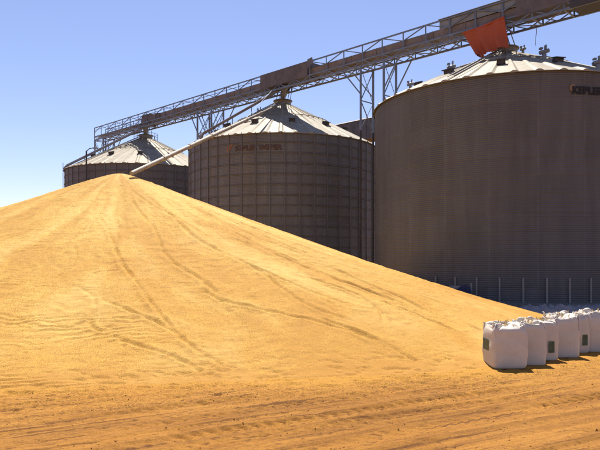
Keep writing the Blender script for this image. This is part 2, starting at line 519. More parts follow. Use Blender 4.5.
for _th, _r0, _r1, _sw in ((-83, 5.5, 14, 2.0), (-66, 3.5, 17, 4.0), (-57, 4.5, 19, 5.0), (-47, 3.0, 20, 4.5), (-39, 5.0, 20, 3.5), (-31, 3.5, 19, 3.0), (-104, 4.0, 15, -4.0)):
    _p = []
    for _k in range(9):
        _r = _r0 + (_r1 - _r0) * _k / 8
        _a = R(_th + _sw * (_k / 8) ** 1.5 + 1.3 * math.sin(_k * 1.7 + _th))
        _p.append((PC[0] + _r * math.cos(_a), PC[1] + _r * math.sin(_a)))
    RILLS.append((_p, 0.042, 0.06))
TONGUE = [(-5.6, 16.9), (-4.5, 16.3), (-3.4, 15.7), (-2.6, 14.9), (-1.95, 14.1)]


def polyline_dist(x, y, pts):
    """unsigned distance, side sign and position 0..1 along a polyline"""
    best = np.full(x.shape, 1e9); sg = np.zeros(x.shape); tt = np.zeros(x.shape)
    L = [math.dist(pts[i], pts[i + 1]) for i in range(len(pts) - 1)]
    tot = sum(L); acc = 0
    for i in range(len(pts) - 1):
        ax, ay = pts[i]; bx, by = pts[i + 1]
        ux, uy = (bx - ax) / L[i], (by - ay) / L[i]
        s = np.clip((x - ax) * ux + (y - ay) * uy, 0, L[i])
        px = x - ax - ux * s; py = y - ay - uy * s
        d = np.hypot(px, py)
        m = d < best
        best = np.where(m, d, best)
        sg = np.where(m, np.sign(ux * py - uy * px), sg)
        tt = np.where(m, (acc + s) / tot, tt)
        acc += L[i]
    return best, sg, tt


def smooth_line(pts, n=3):
    P = [np.array(p, float) for p in pts]
    for _ in range(n):
        Q = [P[0]]
        for a, b in zip(P[:-1], P[1:]):
            Q += [a * 0.75 + b * 0.25, a * 0.25 + b * 0.75]
        Q.append(P[-1]); P = Q
    return [tuple(p) for p in P]


def heap_detail(x, y, rr, th, rho):
    out = np.zeros(x.shape)
    wob = 0.12 * fbm(x * 1.1, y * 1.1, 3, 5)
    wx = x + wob; wy = y + 0.12 * fbm(x * 1.1, y * 1.1, 3, 9)
    slope_mask = smooth(0.02, 0.12, rho) * (1 - smooth(0.97, 1.04, rho))
    # broad lobes running downhill and streaks inside them
    arc = th * 17
    warp = 1.6 * fbm(x * 0.12, y * 0.12, 3, 2)
    out += (1 - smooth(0.78, 0.97, rho)) * slope_mask * 0.20 * fbm((arc + warp) * 0.34, rr * 0.055, 3, 1) * smooth(0.05, 0.4, rho)
    lob = fbm((arc + warp) * 0.8, rr * 0.07, 3, 4)
    out += (1 - smooth(0.8, 0.98, rho)) * slope_mask * 0.085 * lob
    # sharp fronts where streaks end
    t = fbm((arc + 2 * warp) * 0.30, rr * 0.22, 4, 7) * 5.0 + 0.12 * fbm(x * 2, y * 2, 3, 8)
    out += slope_mask * (1 - smooth(0.82, 0.92, rho)) * 0.040 * (smooth(0.55, 1.0, t - np.floor(t)) - (t - np.floor(t)))
    for pts, drop, side, fade in SCARPS:
        P = smooth_line(pts, 2)
        xs = [p[0] for p in P]; ys = [p[1] for p in P]
        sel = (x > min(xs) - 3) & (x < max(xs) + 3) & (y > min(ys) - 3) & (y < max(ys) + 3)
        if not sel.any():
            continue
        d, sg, tt = polyline_dist(wx[sel], wy[sel], P)
        sd = d * sg * side
        prof = np.where(sd > 0, np.exp(-np.abs(sd) / fade), 0) * smooth(-0.012, 0.035, sd)
        prof = prof + 0.35 * np.where(sd <= 0, -np.exp(-(sd / 0.07) ** 2), 0)
        fadee = smooth(0.0, 0.10, tt) * (1 - smooth(0.90, 1.0, tt)) * np.exp(-np.maximum(d - 0.9, 0) * 2)
        o = np.zeros(x.shape); o[sel] = 0.13 * drop * prof * fadee * (0.85 + 0.9 * fbm(x[sel] * 0.9, y[sel] * 0.9, 2, 12))
        out += o
    for pts, dep, wd in RILLS:
        P = smooth_line(pts, 2)
        xs = [p[0] for p in P]; ys = [p[1] for p in P]
        sel = (x > min(xs) - 1) & (x < max(xs) + 1) & (y > min(ys) - 1) & (y < max(ys) + 1)
        d, sg, tt = polyline_dist(x[sel] + 0.05 * fbm(x[sel] * 3, y[sel] * 3, 3, 91), y[sel], P)
        am = smooth(0, 0.12, tt) * (1 - smooth(0.85, 1, tt)) * np.clip(0.8 + 1.6 * fbm(x[sel] * 1.2, y[sel] * 1.2, 2, 93), 0.5, 1.3)
        out[sel] += dep * am * (-np.exp(-(d / wd) ** 2) + 0.45 * np.exp(-((d - 2.4 * wd) / (1.3 * wd)) ** 2))
    # thin crests running straight downhill
    rid = np.abs(fbm((arc + warp) * 1.7, rr * 0.12, 3, 97))
    out += slope_mask * smooth(0.1, 0.35, rho) * -0.030 * smooth(0.045, 0.0, rid) * np.clip(0.3 + 2.5 * fbm(x * 0.3, y * 0.3, 2, 98), 0, 1)
    # churned grain inside the low tongue between two crests
    inside = np.exp(-(polyline_dist(x, y, TONGUE)[0] / 0.75) ** 4)
    out += inside * 0.030 * fbm(x * 5.5, y * 5.5, 3, 95)
    # small terraces across the slope, strongest low on the left
    lowm = smooth(0.35, 0.75, rho) * (1 - smooth(0.98, 1.03, rho)) * smooth(-1.5, -5.5, x + 0.35 * (y - 14))
    ph = rr / 0.26 + 3.2 * fbm(x * 0.28, y * 0.55, 4, 21, 0.55) + 0.25 * fbm(x * 3, y * 3, 2, 22)
    saw = ph - np.floor(ph)
    gate = np.clip(0.30 + 2.8 * fbm(x * 0.22, y * 1.1, 3, 23), 0, 1)
    out += lowm * gate * 0.040 * (smooth(0.0, 0.85, saw) * (1 - smooth(0.88, 1.0, saw)) - 0.4)
    # weaker cross ripples everywhere
    ph2 = rr / 0.55 + 3.5 * fbm(x * 0.3, y * 0.3, 4, 25)
    saw2 = ph2 - np.floor(ph2)
    gate2 = np.clip(0.1 + 2.4 * fbm(x * 0.25, y * 0.5, 3, 27), 0, 1)
    out += slope_mask * gate2 * 0.011 * (smooth(0.0, 0.75, saw2) * (1 - smooth(0.8, 1.0, saw2)))
    out += slope_mask * 0.014 * fbm(x * 2.6, y * 2.6, 4, 31)
    out += smooth(1.0, 0.9, rho) * 0.010 * fbm(x * 9, y * 9, 3, 33)
    return out, 0.75 * fbm((arc + 3.5 * warp + 0.5 * fbm(x * 0.5, y * 0.5, 3, 101)) * 0.55, rr * 0.26 + 0.4 * warp, 5, 99, 0.6) - 0.04


def axis(pieces):
    """non uniform axis from (start, end, step0, step1) pieces"""
    a = []
    for s, e, d0, d1 in pieces:
        v = s
        while v < e - 1e-6:
            a.append(v)
            t = (v - s) / (e - s)
            v += d0 + (d1 - d0) * t
    a.append(pieces[-1][1])
    return np.array(a)


def grid_faces(nx, ny):
    i = np.arange(nx - 1)[None, :] + np.arange(ny - 1)[:, None] * nx
    i = i.ravel()
    return np.stack([i, i + 1, i + 1 + nx, i + nx], 1)


hx = axis([(-34, -18, 0.6, 0.08), (-18, 12, 0.05, 0.05), (12, 17, 0.05, 0.3)])
hy = axis([(12, 20, 0.03, 0.045), (20, 32.5, 0.045, 0.10), (32.5, 54, 0.12, 0.6)])
X, Y = np.meshgrid(hx, hy)
Z, rr, th, rho = heap_base(X, Y)
det, streak = heap_detail(X, Y, rr, th, rho)
Z = Z + det
rag = 0.05 * fbm(X * 1.8, Y * 1.8, 4, 41)
Z = Z - 0.10 * smooth(0.995, 1.04, rho + 0.22 * rag)
dn = vnoise(X * 4.2, Y * 7.5, 161) + 0.6 * vnoise(X * 9, Y * 14, 162)
Z = Z - 0.035 * smooth(0.91, 0.985, rho) * smooth(0.10, 0.42, dn)
keep = (rho < 1.06)
F = grid_faces(len(hx), len(hy))
kf = keep.ravel()[F].all(axis=1)
F = F[kf]
used = np.unique(F); remap = np.full(X.size, -1); remap[used] = np.arange(len(used))
V = np.stack([X.ravel(), Y.ravel(), Z.ravel()], 1)[used]
hm = np_mesh('grain_pile', V, remap[F])
foot = (0.45 * smooth(0.3, 1.0, rho + 0.25 * fbm(X * 0.15, Y * 0.15, 3, 42)) + 0.45 * smooth(0.95, 1.02, rho + 0.03 * fbm(X * 2.5, Y * 2.5, 4, 43))).ravel()[used]
a_ = hm.attributes.new('foot', 'FLOAT', 'POINT'); a_.data.foreach_set('value', foot.astype(np.float32))
a_ = hm.attributes.new('streak', 'FLOAT', 'POINT'); a_.data.foreach_set('value', (streak + 0.5 + 0.14 * smooth(R(-75), R(-40), th) * smooth(1.0, 0.6, rho)).ravel()[used].astype(np.float32))
heap = link('grain_pile', hm, M['grain'])
tag(heap, 'huge golden heap of loose maize grain poured out in front of the silos', 'grain pile')

# ------------------------------------------------------------------ ground
gx = axis([(-4000, -400, 900, 600), (-400, -40, 120, 20), (-40, -11, 6, 0.06), (-11, 13, 0.05, 0.05), (13, 60, 0.06, 8), (60, 400, 20, 120), (400, 4000, 600, 900)])
gy = axis([(-400, -20, 120, 10), (-20, 6, 4, 0.06), (6, 19, 0.032, 0.05), (19, 90, 0.05, 8), (90, 500, 20, 120), (500, 5000, 600, 900)])
X, Y = np.meshgrid(gx, gy)
_, rr, th, rho = heap_base(X, Y)
near = (1 - smooth(9, 15, np.abs(X - 0.5))) * (1 - smooth(17, 26, Y)) * smooth(2, 5, Y)
q = -0.47 * X + 0.883 * Y + 0.10 * fbm(X * 0.25, Y * 0.25, 3, 51) + 0.0035 * (X - 2) ** 2
al = 0.883 * X + 0.47 * Y
Zg = np.zeros(X.shape)
trk = smooth(14.2, 12.0, Y - 0.04 * X)                       # driven-over strip
Zg += 0.034 * trk * fbm(q * 2.1, al * 0.035, 3, 53, 0.6) + 0.040 * trk * np.minimum(0, 0.10 - np.abs(fbm(q * 4.2, al * 0.05, 3, 54, 0.6))) - 0.030 * trk * smooth(0.16, 0.34, vnoise(q * 9.0, al * 0.07, 56))
Zg += 0.012 * fbm(X * 1.1, Y * 1.1, 4, 55)
# ruts pressed by wheels, with lug marks
for k, (c0, wd, dp) in enumerate([(8.75, 0.17, 0.055), (9.35, 0.15, 0.05), (10.35, 0.18, 0.06), (10.62, 0.12, 0.035), (7.9, 0.2, 0.06), (7.1, 0.18, 0.05), (11.35, 0.14, 0.035), (6.3, 0.2, 0.05), (5.4, 0.22, 0.045)]):
    d = q - c0 - 0.25 * fbm(al * 0.10, al * 0 + k * 7.3, 2, 57)
    inside = np.exp(-(d / wd) ** 4)
    lug = 0.5 + 0.5 * np.sin(2 * math.pi * (al / 0.26 + np.abs(d) / 0.22))
    ga = np.clip(0.55 + 1.8 * fbm(al * 0.22, al * 0 + k * 3.1, 2, 59), 0.1, 1)
    Zg += 1.0 * trk * ga * (-1.25 * dp * inside * (0.30 + 0.70 * smooth(0.3, 0.7, lug)) + 0.6 * dp * np.exp(-((np.abs(d) - wd * 1.45) / 0.09) ** 2))
# trampled dents on the apron of spilled grain
apron = np.exp(-((rho - 1.045) / 0.075) ** 2)
dent = vnoise(X * 4.2 + 1.1 * vnoise(X * 2, Y * 2, 3), Y * 7.5, 61) + 0.5 * vnoise(X * 9, Y * 13, 62)
Zg += 0.048 * apron * -smooth(0.12, 0.40, dent) + 0.02 * apron * fbm(X * 5, Y * 5, 3, 63)
dent2 = vnoise(X * 3.4, Y * 6.0, 71) + 0.4 * vnoise(X * 8, Y * 11, 72)
Zg += -0.018 * trk * smooth(0.2, 0.45, dent2)
Zg += 0.007 * fbm(X * 7, Y * 7, 3, 65)
Zg = Zg * near
V = np.stack([X.ravel(), Y.ravel(), Zg.ravel()], 1)
me = np_mesh('ground', V, grid_faces(len(gx), len(gy)))
spill = np.clip(np.exp(-np.maximum(rho - 1.0, 0) / 0.075) * 1.0 + 0.25 * fbm(X * 0.5, Y * 0.9, 4, 67) * smooth(1.5, 1.05, rho), 0, 1)
at = me.attributes.new('spill', 'FLOAT', 'POINT'); at.data.foreach_set('value', spill.ravel().astype(np.float32))
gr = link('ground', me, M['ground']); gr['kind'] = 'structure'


def ground_height(x, y):
    i = int(np.clip(np.searchsorted(gx, x), 0, len(gx) - 1)); j = int(np.clip(np.searchsorted(gy, y), 0, len(gy) - 1))
    return float(Zg[j, i])


# loose clods and clumps of spilled grain lying about
cl = MB(); cl2 = MB()
base_v = [(1, 0, 0), (-1, 0, 0), (0, 1, 0), (0, -1, 0), (0, 0, 1), (0, 0, -1)]
base_f = [(0, 2, 4), (2, 1, 4), (1, 3, 4), (3, 0, 4), (2, 0, 5), (1, 2, 5), (3, 1, 5), (0, 3, 5)]
for k in range(7000):
    x = random.uniform(-9, 12); y = 8 + 9 * random.random() ** 1.4
    _, _, _, rh = heap_base(np.array([x]), np.array([y]))
    rh = float(rh[0])
    if rh < 1.0:
        continue
    if rh > 1.13 and random.random() < 0.6:
        continue
    s = 0.005 + 0.010 * random.random() ** 3
    z = ground_height(x, y) + s * 0.3
    tgt = cl if (random.random() < 0.6 * math.exp(-(rh - 1) / 0.1) + 0.25) else cl2
    jit = [1 + random.uniform(-.35, .35) for _ in range(6)]
    a = random.uniform(0, 6.28)
    vv = []
    for (bx, by, bz), j in zip(base_v, jit):
        bx, by = bx * math.cos(a) - by * math.sin(a), bx * math.sin(a) + by * math.cos(a)
        vv.append((x + bx * s * j * 1.2, y + by * s * j, z + bz * s * j * 0.7))
    tgt.add(vv, base_f, True)
o = cl.build('spilled_grain', M['grain']); o['kind'] = 'stuff'; o['label'] = 'clumps of golden grain spilled on the dirt'; o['category'] = 'grain'
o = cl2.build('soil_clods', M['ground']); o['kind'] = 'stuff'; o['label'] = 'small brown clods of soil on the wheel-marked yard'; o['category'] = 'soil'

# ------------------------------------------------------------------ silos
EAVE = 13.2; APEX_OF = {9.1: 17.75, 9.6: 17.75, 9.11: 17.1}


def wall_mesh(Rr, seam, step, seg=160, pitch=0.12, amp=0.017):
    prof = []
    n = int(EAVE / pitch) * 4
    for i in range(n + 1):
        z = EAVE * i / n
        rr_ = Rr + amp * math.sin(2 * math.pi * z / pitch)
        k = int(z / seam)
        fr = z / seam - k
        rr_ += step * (1 - fr) * (1 if fr > 0.0 else 0)   # every sheet laps over the one below
        prof.append((rr_, z))
    a = np.linspace(0, 2 * math.pi, seg, endpoint=False)
    P = np.array(prof)
    V = np.stack([P[:, 0][:, None] * np.cos(a), P[:, 0][:, None] * np.sin(a), np.repeat(P[:, 1][:, None], seg, 1)], -1).reshape(-1, 3)
    i = np.arange(n)[:, None] * seg; j = np.arange(seg)[None, :]; j2 = (j + 1) % seg
    F = np.stack([i + j, i + j2, i + seg + j2, i + seg + j], -1).reshape(-1, 4)
    return np_mesh('silo_wall', V, F)


def roof_mesh(Rr, panels):
    APEX = APEX_OF[Rr]
    sub = 8
    rad = [Rr + 0.16, Rr * 0.8, Rr * 0.6, Rr * 0.4, Rr * 0.2, 0.65]
    na = panels * sub
    V = []; F = []
    for r in rad:
        for k in range(na):
            a = 2 * math.pi * k / na
            z = EAVE + 0.02 + (APEX - EAVE) * (Rr - r) / (Rr - 0.65)
            ph = k % sub
            h = 0.085 * min(1, r / (Rr * 0.35)) if ph in (0, 1) else 0.0
            V.append((r * math.cos(a), r * math.sin(a), z + h))
    for i in range(len(rad) - 1):
        for k in range(na):
            F.append((i * na + k, i * na + (k + 1) % na, (i + 1) * na + (k + 1) % na, (i + 1) * na + k))
    # skirt at the eave
    o = len(V)
    for k in range(na):
        a = 2 * math.pi * k / na
        V.append(((Rr + 0.16) * math.cos(a), (Rr + 0.16) * math.sin(a), EAVE - 0.10))
    for k in range(na):
        F.append((o + k, o + (k + 1) % na, (k + 1) % na, k))
    return np_mesh('silo_roof', np.array(V), np.array(F), False)


def bent_text(body, size, Rr, phi0, z, name, m, parent, bold=0.012):
    cu = bpy.data.curves.new(name, 'FONT'); cu.body = body; cu.size = size; cu.extrude = 0.012; cu.offset = bold * size * 2
    cu.space_character = 1.04
    tmp = bpy.data.objects.new('lettering_source', cu); COL.objects.link(tmp)
    dg = bpy.context.evaluated_depsgraph_get()
    me = bpy.data.meshes.new_from_object(tmp.evaluated_get(dg))
    COL.objects.unlink(tmp); bpy.data.objects.remove(tmp)
    me.materials.clear()
    for v in me.vertices:
        x, y, d = v.co
        a = phi0 + x / Rr
        rr_ = Rr + 0.06 + d
        v.co = (rr_ * math.sin(a), -rr_ * math.cos(a), z + y)
    me.update()
    return link(name, me, m, parent)


def roof_z(Rr, r):
    APEX = APEX_OF[Rr]
    return EAVE + 0.02 + (APEX - EAVE) * (Rr - r) / (Rr - 0.65)


def polar(r, phi, z):
    return (r * math.sin(phi), -r * math.cos(phi), z)


def make_silo(label, loc, Rr, style):
    APEX = APEX_OF[Rr]
    t = thing('grain_silo', label, 'silo', loc, 0, 'row of three round steel silos')
    big = style == 'big'
    wm = M['wall_big'] if big else M['wall_ring']
    wall = link('wall', wall_mesh(Rr, 1.05 if big else 0.88, 0.012 if big else 0.03), wm, t)
    MB().lathe([(Rr + 0.45, 0), (Rr + 0.45, 0.22), (Rr - 0.2, 0.26)], 72, False).build('foundation', M['concrete'], t)
    panels = 44
    roof = link('roof', roof_mesh(Rr, panels), M['roof'], t)
    # cap and collar
    cap = MB().lathe([(0.82, APEX - 0.15), (0.82, APEX + 0.30), (0.95, APEX + 0.30), (0.95, APEX + 0.36), (0.0, APEX + 0.62)], 20, False)
    cap.build('roof_cap', M['roof_rib'], t)
    # stiffeners
    n = 46
    if big:
        s = MB().box((0, 0, 0.70), (0.10, 0.07, 1.40)); src_r = Rr + 0.06; nm, mm = 'post', M['post']
    else:
        s = MB().box((0, 0, EAVE / 2 - 0.1), (0.08, 0.045, EAVE - 0.25)); src_r = Rr + 0.075; nm, mm = 'stiffener', M['stiff']
    me = s.mesh(nm)
    me.materials.append(mm)
    for k in range(n):
        phi = 2 * math.pi * (k + 0.35) / n
        p = link(nm, me, None, t); p.location = polar(src_r, phi, 0.22 if big else 0.26); p.rotation_euler = (0, 0, phi)
    if not big:
        k = 0
        z = 0.88 * 2
        rm = MB().tube([(math.cos(a) * (Rr + 0.05), math.sin(a) * (Rr + 0.05), 0) for a in np.linspace(0, 2 * math.pi, 97)], 0.032, 6, False).mesh('wind_ring')
        rm.materials.append(M['stiff'])
        zs = [5.28 + 0.88 * i for i in range(9)]
        for z in zs:
            w_ = link('wind_ring', rm, None, t); w_.location = (0, 0, z)
    # roof vents half way up the roof
    vb = MB()
    vb.box((0, 0, 0.12), (0.50, 0.42, 0.24)); vb.box((0, -0.04, 0.27), (0.64, 0.56, 0.06))
    vme = vb.mesh('roof_vent'); vme.materials.append(M['dark'])
    tilt = math.atan2(APEX - EAVE, Rr - 0.65)
    for k in range(12):
        phi = 2 * math.pi * (k + 0.30) / 12
        r = Rr * 0.70
        p = link('roof_vent', vme, None, t); p.location = polar(r, phi, roof_z(Rr, r) + 0.02)
        p.rotation_euler = (tilt * 0.55, 0, phi)
    # ring of purlin half way and ladder up the roof
    pr = MB().tube([(math.cos(a) * Rr * 0.5, math.sin(a) * Rr * 0.5, roof_z(Rr, Rr * 0.5) + 0.13) for a in np.linspace(0, 2 * math.pi, 73)], 0.035, 6, False)
    pr.build('roof_ring', M['roof_rib'], t)
    lad = MB()
    ph = R(-38)
    for sgn in (-1, 1):
        off = Vector(polar(0.22 * sgn, ph + math.pi / 2, 0))
        a = Vector(polar(Rr + 0.1, ph, roof_z(Rr, Rr + 0.1) + 0.2)) + off
        b = Vector(polar(0.9, ph, roof_z(Rr, 0.9) + 0.2)) + off
        lad.beam(a, b, 0.05)
    for i in range(26):
        r = 1.0 + i * (Rr - 1.0) / 26
        a = Vector(polar(r, ph, roof_z(Rr, r) + 0.2)); o_ = Vector(polar(0.22, ph + math.pi / 2, 0))
        lad.beam(a - o_, a + o_, 0.035)
    for i in range(0):      # handrail posts
        r = 1.2 + i * (Rr - 1.4) / 7
        o_ = Vector(polar(0.26, ph + math.pi / 2, 0)); a = Vector(polar(r, ph, roof_z(Rr, r))) + o_
        lad.beam(a, a + Vector((0, 0, 0.95)), 0.035)
    o_ = Vector(polar(0.26, ph + math.pi / 2, 0.95))
    lad.build('roof_ladder', M['roof_rib'], t)
    if Rr != R1:
        return t, wall
    # small guard rail round the apex
    gd = MB()
    for k in range(12):
        a0 = 2 * math.pi * k / 12; a1 = 2 * math.pi * (k + 1) / 12
        zb = roof_z(Rr, 1.5)
        p0 = Vector(polar(1.5, a0, zb)); p1 = Vector(polar(1.5, a1, zb))
        gd.beam(p0, p0 + Vector((0, 0, 0.9)), 0.04)
        for h in (0.45, 0.9):
            gd.beam(p0 + Vector((0, 0, h)), p1 + Vector((0, 0, h)), 0.035)
    gd.build('guard_rail', M['truss'], t)
    # wall ladder with cage hoops on the shaded side away from the heap
    wl = MB()
    ph = R(-70)
    for sgn in (-1, 1):
        o_ = Vector(polar(0.2 * sgn, ph + math.pi / 2, 0))
        wl.beam(Vector(polar(Rr + 0.2, ph, 0.3)) + o_, Vector(polar(Rr + 0.2, ph, EAVE + 0.9)) + o_, 0.05)
    for i in range(42):
        z = 0.6 + i * 0.31
        o_ = Vector(polar(0.2, ph + math.pi / 2, 0)); a = Vector(polar(Rr + 0.2, ph, z))
        wl.beam(a - o_, a + o_, 0.03)
    wl.build('wall_ladder', M['dark'], t)
    return t, wall


S3 = (14.5, 42.4, 0); S2 = (-1.7, 59.25, 0); S1 = (-19.6, 76.3, 0)
R3 = 9.11; R2 = 9.1; R1 = 9.6
silo3, _ = make_silo('biggest and nearest silo at the right, dark smooth wall and pale posts at its foot', S3, R3, 'big')
silo2, _ = make_silo('middle silo with brown banded walls and faded lettering under its roof', S2, R2, 'ring')
silo1, _ = make_silo('farthest and smallest looking silo, mostly hidden behind the top of the grain heap', S1, R1, 'ring')


def emblem(t, Rr, phi, z, m, size):
    e = MB()
    n = 14
    pts = [(0, 0)] + [(size * math.cos(a), size * math.sin(a)) for a in np.linspace(R(60), R(245), n)]
    v = []
    for d in (0.03, 0.055):
        for (x, y) in pts:
            a = phi + x / Rr
            v.append(polar(Rr + d, a, z + y))
    k = len(pts)
    f = [tuple(range(k)), tuple(reversed(range(k, 2 * k)))] + [(i, (i + 1) % k, k + (i + 1) % k, k + i) for i in range(k)]
    e.add(v, f).build('emblem', m, t)


bent_text('KEPLER WEBER', 0.56, R3, R(3.6), 11.86, 'lettering', M['letter'], silo3, 0.02)
emblem(silo3, R3, R(4.1), 12.17, M['logo'], 0.22)
bent_text('KEPLER WEBER', 0.58, R2, R(-24.5), 11.72, 'lettering', M['letter_faded'], silo2, 0.02)
emblem(silo2, R2, R(-27.3), 11.95, M['logo_faded'], 0.42)

# pale extractor hoods on the biggest silo's roof
def roof_hood(t, Rr, r, phi, s=1.0):
    h = MB()
    c = Vector(polar(r, phi, roof_z(Rr, r)))
    h.tube([c, c + Vector((0, 0, 0.35 * s))], 0.16 * s, 10)
    h.tube([c + Vector((-0.34 * s, 0.0, 0.42 * s)), c + Vector((0.34 * s, 0.0, 0.62 * s))], 0.15 * s, 10)
    h.box(c + Vector((0.08, 0, 0.82 * s)), (0.10 * s, 0.26 * s, 0.36 * s))
    h.box(c + Vector((-0.24 * s, 0.0, 0.75 * s)), (0.22 * s, 0.3 * s, 0.10))
    h.build('extractor_hood', M['fixture'], t)


for r, a, s in ((0.66, -52, 0.75), (0.20, 20, 0.55), (0.50, 12, 0.85), (0.86, 22, 0.75), (0.95, -60, 0.6)):
    roof_hood(silo3, R3, R3 * r, R(a), s)
for r, a, s in ((0.9, -70, 0.8), (0.45, -30, 0.7)):
    roof_hood(silo2, R2, R2 * r, R(a), s)

# ------------------------------------------------------------------ conveyor gallery above the silos
LA = Vector((-19.0, 74.0)); LD = Vector((32.7, -33.9)).normalized()
NN = Vector((-LD.y, LD.x)) * -1          # towards the camera
if NN.y > 0:
    NN = -NN


def line_at(px):
    """distance along the gallery of the upright seen at that bearing"""
    k = (px - 300) / 600
    # LA.x + LD.x u = k (LA.y + LD.y u)
    return (k * LA.y - LA.x) / (LD.x - k * LD.y)


def gp(u, off, h):
    x = LA.x + LD.x * u + NN.x * off; y = LA.y + LD.y * u + NN.y * off
    yb = LA.y + LD.y * u
    return Vector((x, y, 17.76 + 0.0186 * (yb - 35.8) + h))


U0 = line_at(100); U1 = line_at(640) + 6
W = 0.78; HT = 1.70
gal = thing('conveyor_gallery', 'long blue-grey lattice conveyor bridge running above all three silo roofs', 'conveyor', gp(U0, 0, 0))
inv = Matrix.Translation(-gal.location)


def gbuild(mb, name, m):
    mb.v = [tuple(Vector(p) - gal.location) for p in mb.v]
    return mb.build(name, m, gal)


BAY = 1.95
nb = int((U1 - U0) / BAY)
BAY = (U1 - U0) / nb
for side, nm in ((W, 'near_truss'), (-W, 'far_truss')):
    tr = MB()
    tr.beam(gp(U0, side, 0.05), gp(U1, side, 0.05), 0.11, 0.13)
    tr.beam(gp(U0, side, 0.50), gp(U1, side, 0.50), 0.09, 0.10)
    tr.beam(gp(U0, side, HT), gp(U1, side, HT), 0.09, 0.10)
    for i in range(nb + 1):
        u = U0 + i * BAY
        tr.beam(gp(u, side, 0.05), gp(u, side, HT), 0.085)
        if i < nb:
            um = u + BAY / 2
            # W bracing in the lower band, one diagonal per bay in the upper band
            tr.beam(gp(u, side, 0.50), gp(um, side, 0.05), 0.06); tr.beam(gp(um, side, 0.05), gp(u + BAY, side, 0.50), 0.06)
            if i % 2 == 0:
                tr.beam(gp(u, side, 1.05), gp(u + BAY, side, HT), 0.065)
            else:
                tr.beam(gp(u, side, HT), gp(u + BAY, side, 1.05), 0.065)
    tr.beam(gp(U0, side, 1.38), gp(line_at(268), side, 1.38), 0.04)
    gbuild(tr, 'truss', M['truss'])
cr = MB()
for i in range(nb + 1):
    u = U0 + i * BAY
    cr.beam(gp(u, -W, 0.05), gp(u, W, 0.05), 0.08)
    cr.beam(gp(u, -W, 0.50), gp(u, W, 0.50), 0.06)
    if i < nb:
        a, b = (-W, W) if i % 2 else (W, -W)
        cr.beam(gp(u, a, 0.05), gp(u + BAY, b, 0.05), 0.05)
gbuild(cr, 'cross_bracing', M['truss_light'])


def gbox(u0, u1, o0, o1, h0, h1):
    m = MB()
    p = [gp(u, o, h) for h in (h0, h1) for o in (o0, o1) for u in (u0, u1)]
    m.add(p, [(0, 2, 3, 1), (4, 5, 7, 6), (0, 1, 5, 4), (2, 6, 7, 3), (0, 4, 6, 2), (1, 3, 7, 5)])
    return m


uc = line_at(147)
c = gbox(uc, U1, -0.60, 0.60, 0.56, 1.14)
# flanges where casing lengths are bolted together
for i in range(int((U1 - uc) / 2.6)):
    u = uc + i * 2.6
    c2 = gbox(u - 0.03, u + 0.03, -0.645, 0.645, 0.53, 1.18)
    c.add(c2.v, c2.f)
gbuild(c, 'belt_casing', M['casing'])
hood = MB()
prof = [(0, 0.30), (0, 1.28), (0.5, 1.52), (1.6, 1.46), (4.2, 1.17), (4.2, 0.5), (0.6, 0.2)]
vv = [gp(uc - 0.1 + a, o, h) for o in (-0.68, 0.68) for (a, h) in prof]
k = len(prof)
hood.add(vv, [tuple(range(k)), tuple(reversed(range(k, 2 * k)))] + [(i, (i + 1) % k, k + (i + 1) % k, k + i) for i in range(k)])
gbuild(hood, 'head_hood', M['sheet'])
wk = gbox(U0, uc - 0.1, -0.70, 0.70, 0.56, 0.60)
gbuild(wk, 'walkway', M['truss_light'])
# sheeted lengths
b1 = gbox(line_at(267), line_at(314), -W - 0.07, W + 0.07, 0.44, 1.78)
gbuild(b1, 'sheet_cover', M['sheet'])
fl = MB()
ue = line_at(314)
vv = [gp(ue + 0.02, W + 0.08, 1.90), gp(ue + 1.1, W + 0.55, 1.78), gp(ue + 1.3, W + 0.62, 1.25), gp(ue + 0.02, W + 0.08, 1.10)]
vv += [p + Vector((0.0, 0.03, 0.0)) for p in vv]
fl.add(vv, [(0, 1, 2, 3), (7, 6, 5, 4), (0, 4, 5, 1), (1, 5, 6, 2), (2, 6, 7, 3), (3, 7, 4, 0)])
gbuild(fl, 'bent_sheet', M['sheet'])
for sd in (W - 0.10, -W + 0.06):
    b2 = gbox(line_at(445), line_at(522), sd, sd + 0.03, 1.15, 1.75)
    gbuild(b2, 'side_panel', M['sheet_grey'])
b3 = gbox(line_at(445), line_at(522), -W - 0.1, W + 0.1, 1.76, 1.80)
gbuild(b3, 'cover_roof', M['sheet_grey'])
b4 = gbox(line_at(522), U1, -W - 0.08, W + 0.08, 0.42, 1.80)
gbuild(b4, 'sheet_cover', M['sheet'])
b5 = gbox(line_at(576), U1 + 0.1, -W - 0.13, W + 0.13, 0.0, 1.85)
gbuild(b5, 'sheet_cover', M['dark'])

